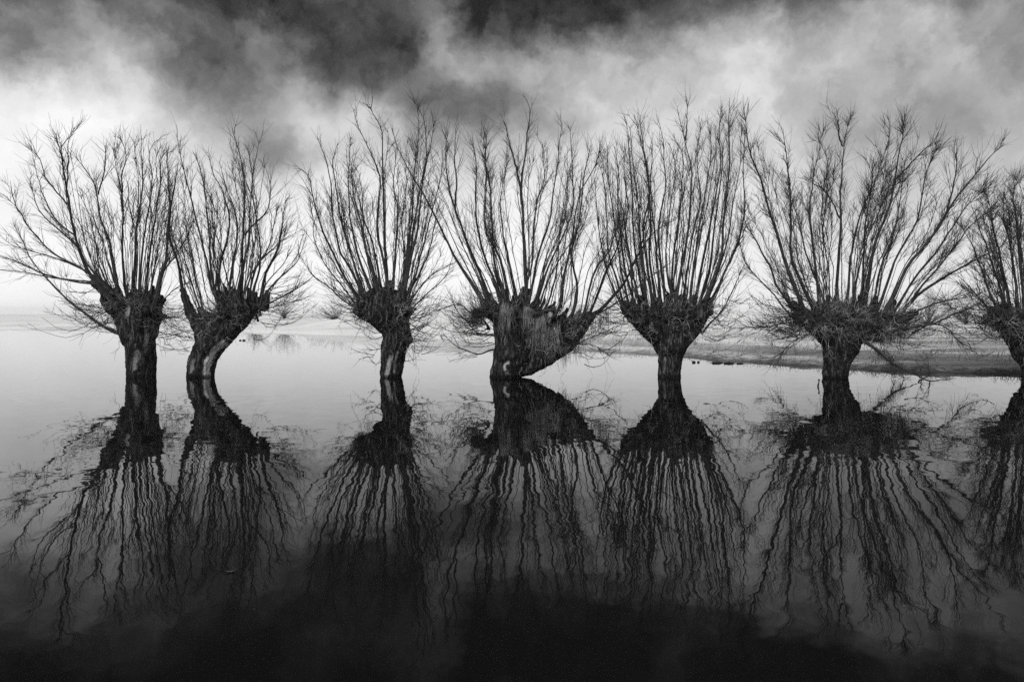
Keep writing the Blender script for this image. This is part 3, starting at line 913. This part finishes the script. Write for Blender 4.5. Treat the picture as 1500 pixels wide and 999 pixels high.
def ground_mat():
    m, nt, b = new_mat('frost_haze_meadow')
    L = nt.links.new
    tc = N(nt, 'ShaderNodeTexCoord')
    sx = N(nt, 'ShaderNodeSeparateXYZ')
    L(tc.outputs['Object'], sx.inputs['Vector'])
    # strips that run along the bank
    mp = N(nt, 'ShaderNodeMapping')
    mp.inputs['Rotation'].default_value = (0, 0, math.radians(8))
    mp.inputs['Scale'].default_value = (0.03, 0.42, 0.6)
    L(tc.outputs['Object'], mp.inputs['Vector'])
    nz = N(nt, 'ShaderNodeTexNoise', inp={'Scale': 1.0, 'Detail': 3.0, 'Roughness': 0.55})
    L(mp.outputs['Vector'], nz.inputs['Vector'])
    r = ramp(nt, [(0.36, 0.13), (0.45, 0.3), (0.52, 0.52), (0.62, 0.75)])
    L(nz.outputs['Fac'], r.inputs['Fac'])
    n2 = N(nt, 'ShaderNodeTexNoise', inp={'Scale': 3.0, 'Detail': 8.0, 'Roughness': 0.75})
    L(tc.outputs['Object'], n2.inputs['Vector'])
    r2 = ramp(nt, [(0.3, 0.45), (0.7, 1.35)])
    L(n2.outputs['Fac'], r2.inputs['Fac'])
    mul = N(nt, 'ShaderNodeMix', data_type='RGBA', blend_type='MULTIPLY')
    mul.inputs['Factor'].default_value = 1.0
    L(r.outputs['Color'], mul.inputs['A'])
    L(r2.outputs['Color'], mul.inputs['B'])
    # wet mud at the edge, then bands of rank and grazed grass further up
    sat = N(nt, 'ShaderNodeAttribute', attribute_name='shore')
    wob = N(nt, 'ShaderNodeMath', operation='MULTIPLY_ADD')
    L(n2.outputs['Fac'], wob.inputs[0])
    wob.inputs[1].default_value = 2.4
    L(sat.outputs['Fac'], wob.inputs[2])
    sc = N(nt, 'ShaderNodeMath', operation='MULTIPLY')
    sc.inputs[1].default_value = 0.05
    L(wob.outputs[0], sc.inputs[0])
    band = ramp(nt, [(0.0, .22), (.07, .3), (.10, .9), (.14, 1.0), (.18, .42), (.28, .45), (.33, 1.0), (.42, 1.0), (.48, .6), (.56, .65), (.62, 1.0)])
    L(sc.outputs[0], band.inputs['Fac'])
    mulb = N(nt, 'ShaderNodeMix', data_type='RGBA', blend_type='MULTIPLY')
    mulb.inputs['Factor'].default_value = 1.0
    L(mul.outputs['Result'], mulb.inputs['A'])
    L(band.outputs['Color'], mulb.inputs['B'])
    mul = mulb
    # far fields, frosted and paled further with distance: haze put into the colour
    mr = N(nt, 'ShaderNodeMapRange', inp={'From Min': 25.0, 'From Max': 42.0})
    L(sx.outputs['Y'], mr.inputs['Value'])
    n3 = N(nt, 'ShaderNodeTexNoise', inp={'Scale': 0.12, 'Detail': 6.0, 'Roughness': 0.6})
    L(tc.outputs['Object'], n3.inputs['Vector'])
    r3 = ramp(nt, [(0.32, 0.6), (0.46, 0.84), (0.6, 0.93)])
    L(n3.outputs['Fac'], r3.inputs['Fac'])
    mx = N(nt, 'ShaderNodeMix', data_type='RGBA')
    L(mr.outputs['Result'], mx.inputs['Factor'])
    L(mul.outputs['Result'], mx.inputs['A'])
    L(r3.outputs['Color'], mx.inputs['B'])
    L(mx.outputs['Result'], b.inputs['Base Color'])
    b.inputs['Roughness'].default_value = 1.0
    bp = N(nt, 'ShaderNodeBump', inp={'Strength': 1.0, 'Distance': 0.03})
    L(n2.outputs['Fac'], bp.inputs['Height'])
    L(bp.outputs['Normal'], b.inputs['Normal'])
    return m


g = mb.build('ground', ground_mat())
sa = g.data.attributes.new('shore', 'FLOAT', 'POINT')
sa.data.foreach_set('value', sd.ravel().astype(np.float32))
tag(g, kind='structure')


# tufts of dead grass along the near bank
blades = 26000
bx = rng.uniform(1, 34, blades)
by = rng.uniform(16, 46, blades)
bs = shore_dist(bx, by)
keep = (bs > 0.15) & (rng.uniform(0, 1, blades) < np.clip(1.2 - by / 50, .15, 1)) & (np.abs(bx) < by * 0.95)
cl = vnoise(bx[keep], by[keep], 0.55, 4.0)
bx, by, bs = bx[keep][cl > -.06], by[keep][cl > -.06], bs[keep][cl > -.06]
nb = len(bx)
iy = np.clip(np.searchsorted(gy, by), 1, ny - 1)
bz = np.array([np.interp(bx[k], X[iy[k]], Z[iy[k]]) for k in range(nb)])
K = 4
s4 = np.linspace(0, 1, K)
hgt = rng.uniform(.06, .24, nb) * np.clip(.4 + bs * .5, .4, 1)
P = np.stack([bx, by, bz - .03], 1)[:, None, :].repeat(K, 1)
P[:, :, 2] += hgt[:, None] * s4
P[:, :, 0] += (hgt * rng.normal(.15, .5, nb))[:, None] * s4 ** 1.6
P[:, :, 1] += (hgt * rng.normal(0, .4, nb))[:, None] * s4 ** 1.6
mbg = MB()
mbg.tubes(P, taper(nb, K, .009, .003), 3)
tag(mbg.build('bank_grass', grey_mat('bank_grass', [(0.36, 0.08), (0.5, 0.25), (0.64, 0.55)], scale=0.9, rough=1.0)), 'short dead grass on the near right bank', 'grass', kind='stuff')


def water_mat():
    m, nt, b = new_mat('still_flood_water')
    L = nt.links.new
    b.inputs['Base Color'].default_value = (0.006, 0.006, 0.006, 1)
    b.inputs['Roughness'].default_value = 0.015
    b.inputs['IOR'].default_value = 1.333
    b.inputs['Specular IOR Level'].default_value = 0.40
    tc = N(nt, 'ShaderNodeTexCoord')
    n1 = N(nt, 'ShaderNodeTexNoise', inp={'Scale': 3.2, 'Detail': 1.5, 'Roughness': 0.5})
    n2 = N(nt, 'ShaderNodeTexNoise', inp={'Scale': 9.0, 'Detail': 1.0, 'Roughness': 0.5})
    L(tc.outputs['Object'], n1.inputs['Vector'])
    L(tc.outputs['Object'], n2.inputs['Vector'])

    def centred(n, amt):
        s = N(nt, 'ShaderNodeVectorMath', operation='SUBTRACT')
        s.inputs[1].default_value = (.5, .5, .5)
        L(n.outputs['Color'], s.inputs[0])
        k = N(nt, 'ShaderNodeVectorMath', operation='MULTIPLY')
        k.inputs[1].default_value = (amt, amt, 0)
        L(s.outputs[0], k.inputs[0])
        return k
    a, c = centred(n1, 0.027), centred(n2, 0.013)
    ad = N(nt, 'ShaderNodeVectorMath', operation='ADD')
    L(a.outputs[0], ad.inputs[0])
    L(c.outputs[0], ad.inputs[1])
    # the far reach lies calmer than the near one; light airs wander over it
    sx = N(nt, 'ShaderNodeSeparateXYZ')
    L(tc.outputs['Object'], sx.inputs['Vector'])
    mr = N(nt, 'ShaderNodeMapRange', inp={'From Min': 9.0, 'From Max': 22.0, 'To Min': 1.0, 'To Max': 0.5})
    L(sx.outputs['Y'], mr.inputs['Value'])
    n3 = N(nt, 'ShaderNodeTexNoise', inp={'Scale': 0.3, 'Detail': 3.0})
    L(tc.outputs['Object'], n3.inputs['Vector'])
    mr2 = N(nt, 'ShaderNodeMapRange', inp={'From Min': 0.38, 'From Max': 0.62, 'To Min': 0.35, 'To Max': 1.35})
    L(n3.outputs['Fac'], mr2.inputs['Value'])
    mm = N(nt, 'ShaderNodeMath', operation='MULTIPLY')
    L(mr.outputs['Result'], mm.inputs[0])
    L(mr2.outputs['Result'], mm.inputs[1])
    sc = N(nt, 'ShaderNodeVectorMath', operation='SCALE')
    L(ad.outputs[0], sc.inputs[0])
    L(mm.outputs[0], sc.inputs['Scale'])
    up = N(nt, 'ShaderNodeVectorMath', operation='ADD')
    up.inputs[1].default_value = (0, 0, 1)
    L(sc.outputs[0], up.inputs[0])
    nn = N(nt, 'ShaderNodeVectorMath', operation='NORMALIZE')
    L(up.outputs[0], nn.inputs[0])
    L(nn.outputs[0], b.inputs['Normal'])
    return m


mb = MB()
mb.add([(-900, -60, 0), (900, -60, 0), (900, 600, 0), (-900, 600, 0)], quads=[(0, 1, 2, 3)])
w = mb.build('water', water_mat(), smooth=False)
tag(w, kind='structure')


# ------------------------------------------------------------------ bushes on the far fields
M_FAR = grey_mat('haze_pale_twigs', [(0.35, 0.45), (0.6, 0.62), (0.8, 0.8)], scale=1.2, rough=1.0)  # twigs paled to stand in for the haze in front of them
bush_spots = [  # px, top py, distance, width px, label
    (374, 452, 98, 46, 'pale low bush on the far shore just right of the crooked willow'),
    (416, 440, 108, 84, 'widest and tallest hazy bush on the far shore right of the crooked willow'),
    (492, 448, 95, 84, 'broad flat bush on the low dike left of the narrow willow'),
    (640, 455, 80, 30, 'hazy bush on the dike just right of the narrow willow'),
    (672, 447, 84, 22, 'narrow hazy bush on the dike left of the widest-headed willow'),
    (1360, 436, 50, 60, 'dense grey bush on the meadow right of the broad bushy willow'),
    (1415, 440, 52, 50, 'grey bush on the meadow left of the willow at the right edge'),
]


def terrain_z(x, y):
    iy = int(np.clip(np.searchsorted(gy, y), 1, ny - 1))
    row = X[iy]
    return float(np.interp(x, row, Z[iy]))


for (px, py, dist, wpx, lab) in bush_spots:
    p = at(px, py - 11, dist)
    gz = terrain_z(p[0], dist)
    h = max(1.2, p[2] - gz)
    wd = wpx / F * dist * 0.62
    root = tag(empty('far_bush', (p[0], dist, gz)), lab, 'bush', 'hazy bushes on the far fields')
    mb = MB()
    n = 22
    az = rng.uniform(0, 2 * math.pi, n)
    lean = rng.uniform(0.05, 1.0, n)
    K = 7
    s = np.linspace(0, 1, K)
    tip = np.stack([np.cos(az) * wd * lean, np.sin(az) * wd * lean, h * np.sqrt(np.clip(1.02 - lean ** 2, .12, 1)) * rng.uniform(.55, 1.0, n)], 1)
    P = tip[:, None, :] * s[None, :, None]
    P[:, :, 2] = tip[:, None, 2] * (s ** .8)[None]
    stem = MB()
    stem.tubes(P[:, :4], taper(n, 4, .05, .03), 4)
    stem.build('trunk', M_STEM, root)
    m = 600
    i = rng.integers(2, K, m)
    j = rng.integers(0, n, m)
    pos = P[j, i] + rng.normal(0, .12 * h / 3, (m, 3))
    dr = rng.normal(0, 1, (m, 3)) + np.array([0, 0, .8])
    dr /= np.linalg.norm(dr, axis=1, keepdims=True)
    TW = side_twigs(pos, dr, rng.uniform(.3, .9, m) * h / 4, np.radians(rng.uniform(0, 40, m)), K=4)
    mb.tubes(TW, taper(m, 4, .014, .006), 3)
    mb.tubes(P[:, 3:], taper(n, 4, .03, .015), 3)
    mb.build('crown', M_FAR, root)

# ------------------------------------------------------------------ small things on the water
M_DARK = grey_mat('wet_wood', [(0.35, 0.02), (0.65, 0.06)], scale=20, rough=0.6)
M_LEAF = grey_mat('dead_leaf', [(0.35, 0.03), (0.55, 0.1), (0.7, 0.4)], scale=30, rough=0.6)


def clod(px, py, wpx, hpx, label, cat, group=None):
    p = on_water(px, py)
    dist = p[1]
    sx_, sz_ = wpx / F * dist / 2, hpx / F * dist
    bm = bmesh.new()
    bmesh.ops.create_icosphere(bm, subdivisions=3, radius=1.0)
    for v in bm.verts:
        k = 1 + 0.45 * mnoise.noise(v.co * 1.7 + Vector((px, py, 0))) + .2 * mnoise.noise(v.co * 5 + Vector((px, 0, py)))
        v.co = Vector((v.co.x * sx_ * k, v.co.y * max(sx_ * .5, .04) * k, v.co.z * sz_ * k))
    me = bpy.data.meshes.new('mud_clod')
    bm.to_mesh(me)
    bm.free()
    me.polygons.foreach_set('use_smooth', np.ones(len(me.polygons), bool))
    o = link('mud_clod', me, M_DARK, None, p)
    return tag(o, label, cat, group)


G = 'dark clods showing above the water'
clod(352, 499, 4, 1.6, 'tiny dark clod on the bright water right of the crooked willow, left one of two', 'clod', G)
clod(357, 499, 5, 1.8, 'tiny dark clod on the bright water right of the crooked willow, right one of two', 'clod', G)
clod(1016, 531, 6, 2.4, 'small dark clod nearest the trunk of the funnel-headed willow, close to the bank', 'clod', G)
clod(1023, 531, 4, 2.0, 'smallest dark clod right of the funnel-headed willow, close to the bank', 'clod', G)
clod(1050, 532, 18, 2.2, 'long dark mud bar in the water beside the right bank, left piece', 'clod', G)
clod(1068, 532.5, 14, 2.6, 'dark mud bar in the water beside the right bank, middle piece', 'clod', G)
clod(1084, 533, 10, 1.6, 'thin dark mud bar in the water beside the right bank, right piece', 'clod', G)

# broken stake left of the broad willow
p = on_water(1199, 566)
mb = MB()
K = 8
s = np.linspace(0, 1, K)
P = np.zeros((1, K, 3))
P[0, :, 2] = -.15 + .31 * s
P[0, :, 0] = .012 * np.sin(s * 9)
mb.tubes(P, (0.016 * (1 + .35 * np.sin(s * 14)))[None], 7)
mb.tubes(np.array([[[0, 0, .12], [.02, 0, .13], [.045, 0, .13]]]), np.array([[.008, .006, .003]]), 5)
o = mb.build('stake', M_DARK)
o.location = p
tag(o, 'short broken stake standing in the water left of the broad willow trunk', 'stake')


def leaf(px, py, size, label, ang, pale=True):
    p = on_water(px, py)
    mb = MB()
    nu, nv = 9, 5
    u = np.linspace(-1, 1, nu)
    V = []
    for a in u:
        wdt = (1 - a * a) ** .7 * .32
        for b in np.linspace(-1, 1, nv):
            V.append((a * size, b * wdt * size, size * (.10 + .42 * a * a * (1 if a > 0 else .6) + .12 * b * b)))
    V = np.array(V)
    top = V.copy()
    bot = V.copy()
    bot[:, 2] -= size * .03
    q = []
    for i in range(nu - 1):
        for j in range(nv - 1):
            a = i * nv + j
            q.append((a, a + nv, a + nv + 1, a + 1))
            k = nu * nv
            q.append((k + a, k + a + 1, k + a + nv + 1, k + a + nv))
    mb.add(np.vstack([top, bot]), q)
    o = mb.build('floating_leaf', M_LEAF)
    o.location = (p[0], p[1], -size * .06)
    o.rotation_euler = (0, 0, ang)
    return tag(o, label, 'leaf', 'dead leaves floating on the near water')


leaf(338, 838, .036, 'largest curled dead leaf floating on the dark water in the left foreground', .15)
leaf(705, 797, .012, 'small curled dead leaf floating on the dark water near the middle', -.6)
leaf(371, 893, .010, 'tiny pale leaf fleck floating in the left foreground below the largest leaf', .9)

# ------------------------------------------------------------------ thin winter haze
HAZE = 0.00042
if HAZE:
    hz = bpy.data.materials.new('thin_haze')
    hz.use_nodes = True
    hn = hz.node_tree
    hn.nodes.remove(hn.nodes['Principled BSDF'])
    pv = hn.nodes.new('ShaderNodeVolumePrincipled')
    pv.inputs['Color'].default_value = (.96, .96, .96, 1)
    pv.inputs['Density'].default_value = HAZE
    pv.inputs['Anisotropy'].default_value = 0.2
    hn.links.new(pv.outputs[0], hn.nodes['Material Output'].inputs['Volume'])
    mb = MB()
    x0, x1, y0, y1, z0, z1 = -1320, 1320, -90, 930, -2.6, 9.0
    mb.add([(x0, y0, z0), (x1, y0, z0), (x1, y1, z0), (x0, y1, z0), (x0, y0, z1), (x1, y0, z1), (x1, y1, z1), (x0, y1, z1)],
           quads=[(3, 2, 1, 0), (4, 5, 6, 7), (0, 1, 5, 4), (1, 2, 6, 5), (2, 3, 7, 6), (3, 0, 4, 7)])
    tag(mb.build('haze', hz, smooth=False), kind='stuff')

# ------------------------------------------------------------------ sky
SUN_DIR = Vector((-0.50, -0.70, 0.55)).normalized()
world = bpy.data.worlds.new('World')
scene.world = world
world.use_nodes = True
nt = world.node_tree
L = nt.links.new
bg = nt.nodes['Background']
tc = N(nt, 'ShaderNodeTexCoord')


def math_(op, a, b=None, c=None, clamp=False):
    n = N(nt, 'ShaderNodeMath', operation=op, use_clamp=clamp)
    for i, x in enumerate((a, b, c)):
        if x is None:
            continue
        if isinstance(x, (int, float)):
            n.inputs[i].default_value = x
        else:
            L(x, n.inputs[i])
    return n.outputs[0]


def vmath(op, a, b=None, out=0):
    n = N(nt, 'ShaderNodeVectorMath', operation=op)
    for i, x in enumerate((a, b)):
        if x is None:
            continue
        if isinstance(x, tuple):
            n.inputs[i].default_value = x
        else:
            L(x, n.inputs[i])
    return n.outputs[out]


D = tc.outputs['Generated']
# billow: the direction is pushed about by noise before it is looked up
nz1 = N(nt, 'ShaderNodeTexNoise', inp={'Scale': 5.0, 'Detail': 8.0, 'Roughness': 0.66})
L(D, nz1.inputs['Vector'])
warp = N(nt, 'ShaderNodeVectorMath', operation='MULTIPLY_ADD')
L(vmath('SUBTRACT', nz1.outputs['Color'], (.5, .5, .5)), warp.inputs[0])
warp.inputs[1].default_value = (.20, .20, .15)
L(D, warp.inputs[2])
sp = N(nt, 'ShaderNodeSeparateXYZ')
L(warp.outputs[0], sp.inputs['Vector'])
az = math_('ARCTAN2', sp.outputs['X'], sp.outputs['Y'])
el = math_('ARCSINE', math_('MINIMUM', math_('MAXIMUM', sp.outputs['Z'], -0.999), 0.999))
cb = N(nt, 'ShaderNodeCombineXYZ')
L(az, cb.inputs['X'])
L(el, cb.inputs['Y'])
AE = cb.outputs[0]


def px_dir(px, py):
    x, z = (px - HX) / F, (HY - py) / F
    return math.atan2(x, 1.0), math.asin(z / math.sqrt(1 + x * x + z * z))


base_r = ramp(nt, [(0.0, 1.03), (.30, 1.0), (.36, .94), (.407, .86), (.473, .70), (.545, .54), (.60, .45), (.64, .36), (.70, .22), (.76, .22), (.83, .60), (1.0, .76)])  # unseen upper sky: dark band darkens the water, bright top added to light land
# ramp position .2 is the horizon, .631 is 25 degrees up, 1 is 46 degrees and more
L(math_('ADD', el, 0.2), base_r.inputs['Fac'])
V = N(nt, 'ShaderNodeSeparateColor')
L(base_r.outputs['Color'], V.inputs[0])
V = V.outputs[0]
BLOBS = [  # px, py, half widths in px, tone
    (0, 20, 60, 36, -.16), (150, 58, 60, 34, .10), (25, 95, 40, 28, -.16), (75, 130, 60, 42, .20), (70, 195, 120, 45, .10),
    (250, 105, 60, 40, -.07), (340, 40, 90, 45, -.06), (350, 130, 80, 45, -.10), (410, 228, 40, 22, -.30), (470, 168, 50, 25, .15),
    (520, 105, 75, 35, -.19), (590, 60, 40, 40, -.18), (560, 170, 55, 24, .20), (640, 45, 32, 45, .16), (700, 12, 34, 30, -.16),
    (700, 150, 55, 26, -.24), (640, 165, 40, 22, -.12), (800, 26, 74, 32, -.20), (905, 24, 56, 32, -.20), (690, 90, 45, 25, .10),
    (1000, 128, 130, 50, .18), (1130, 45, 110, 50, .14), (1310, 25, 120, 40, .12), (1440, 60, 70, 60, .06), (1330, 190, 140, 45, -.08),
    (1420, 300, 200, 90, -.11), (800, 115, 60, 36, .07), (1320, -80, 220, 45, -.28), (130, -80, 220, 45, -.24),  # final pair: dark patches added above the view to darken the near water
]
for (px, py, sx_, sy_, amt) in BLOBS:
    a, e = px_dir(px, py)
    dlt = vmath('MULTIPLY', vmath('SUBTRACT', AE, (a, e, 0)), (F / sx_ * .72, F / sy_ * .72, 0))
    n = N(nt, 'ShaderNodeVectorMath', operation='DOT_PRODUCT')
    L(dlt, n.inputs[0])
    L(dlt, n.inputs[1])
    g_ = math_('POWER', 0.36788, n.outputs['Value'])
    V = math_('MULTIPLY_ADD', g_, amt, V)
# sky brightened behind the viewer, added to light the tree fronts
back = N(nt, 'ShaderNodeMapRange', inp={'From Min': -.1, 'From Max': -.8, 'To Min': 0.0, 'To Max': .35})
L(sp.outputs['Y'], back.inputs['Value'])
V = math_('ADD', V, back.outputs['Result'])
# the wisps inside the cloud
nz2 = N(nt, 'ShaderNodeTexNoise', inp={'Scale': 6.5, 'Detail': 7.0, 'Roughness': 0.52})
L(warp.outputs[0], nz2.inputs['Vector'])
hi = N(nt, 'ShaderNodeMapRange', inp={'From Min': .12, 'From Max': .36, 'To Min': .06, 'To Max': .68})
L(el, hi.inputs['Value'])
V = math_('MULTIPLY_ADD', math_('SUBTRACT', nz2.outputs['Fac'], .5), hi.outputs['Result'], V)
nz3 = N(nt, 'ShaderNodeTexNoise', inp={'Scale': 13.0, 'Detail': 8.0, 'Roughness': 0.6, 'Distortion': 0.25})
L(warp.outputs[0], nz3.inputs['Vector'])
V = math_('MULTIPLY_ADD', math_('SUBTRACT', nz3.outputs['Fac'], .5), math_('MULTIPLY', hi.outputs['Result'], .58), V)
V = math_('MINIMUM', math_('MAXIMUM', V, .16), 1.04)
cloud = math_('MULTIPLY', math_('POWER', V, 2.2), 9.6)
sky = N(nt, 'ShaderNodeTexSky', sky_type='NISHITA', sun_disc=False)
sky.sun_elevation = math.asin(SUN_DIR.z)
sky.sun_rotation = math.atan2(SUN_DIR.x, SUN_DIR.y)
bw = N(nt, 'ShaderNodeRGBToBW')
L(sky.outputs['Color'], bw.inputs['Color'])
tot = math_('MULTIPLY_ADD', bw.outputs['Val'], 0.02, cloud)   # clear sky behind the thin cloud, dark as through a red filter
cc = N(nt, 'ShaderNodeCombineColor')
for i in range(3):
    L(tot, cc.inputs[i])
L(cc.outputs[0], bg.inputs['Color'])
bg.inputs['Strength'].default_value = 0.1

sun = bpy.data.lights.new('sun', 'SUN')
sun.energy = 1.5
sun.angle = math.radians(12)
sun.color = (1, 0.995, 0.985)
so = bpy.data.objects.new('sun', sun)
COL.objects.link(so)
so.rotation_euler = SUN_DIR.to_track_quat('Z', 'Y').to_euler()

# ------------------------------------------------------------------ camera and view
cam = bpy.data.cameras.new('camera')
cam.lens = 24.0
cam.sensor_width = 36.0
cam.shift_y = -(499.5 - HY) / 1500.0
cam.clip_end = 5000
co_ = bpy.data.objects.new('camera', cam)
COL.objects.link(co_)
co_.location = (0, 0, EYE)
co_.rotation_euler = (math.radians(90), 0, 0)
scene.camera = co_

vs = scene.view_settings
vs.view_transform = 'Standard'
vs.look = 'None'
vs.exposure = 0
vs.gamma = 1
vs.use_curve_mapping = False
scene.cycles.max_bounces = 6
scene.cycles.use_denoising = False
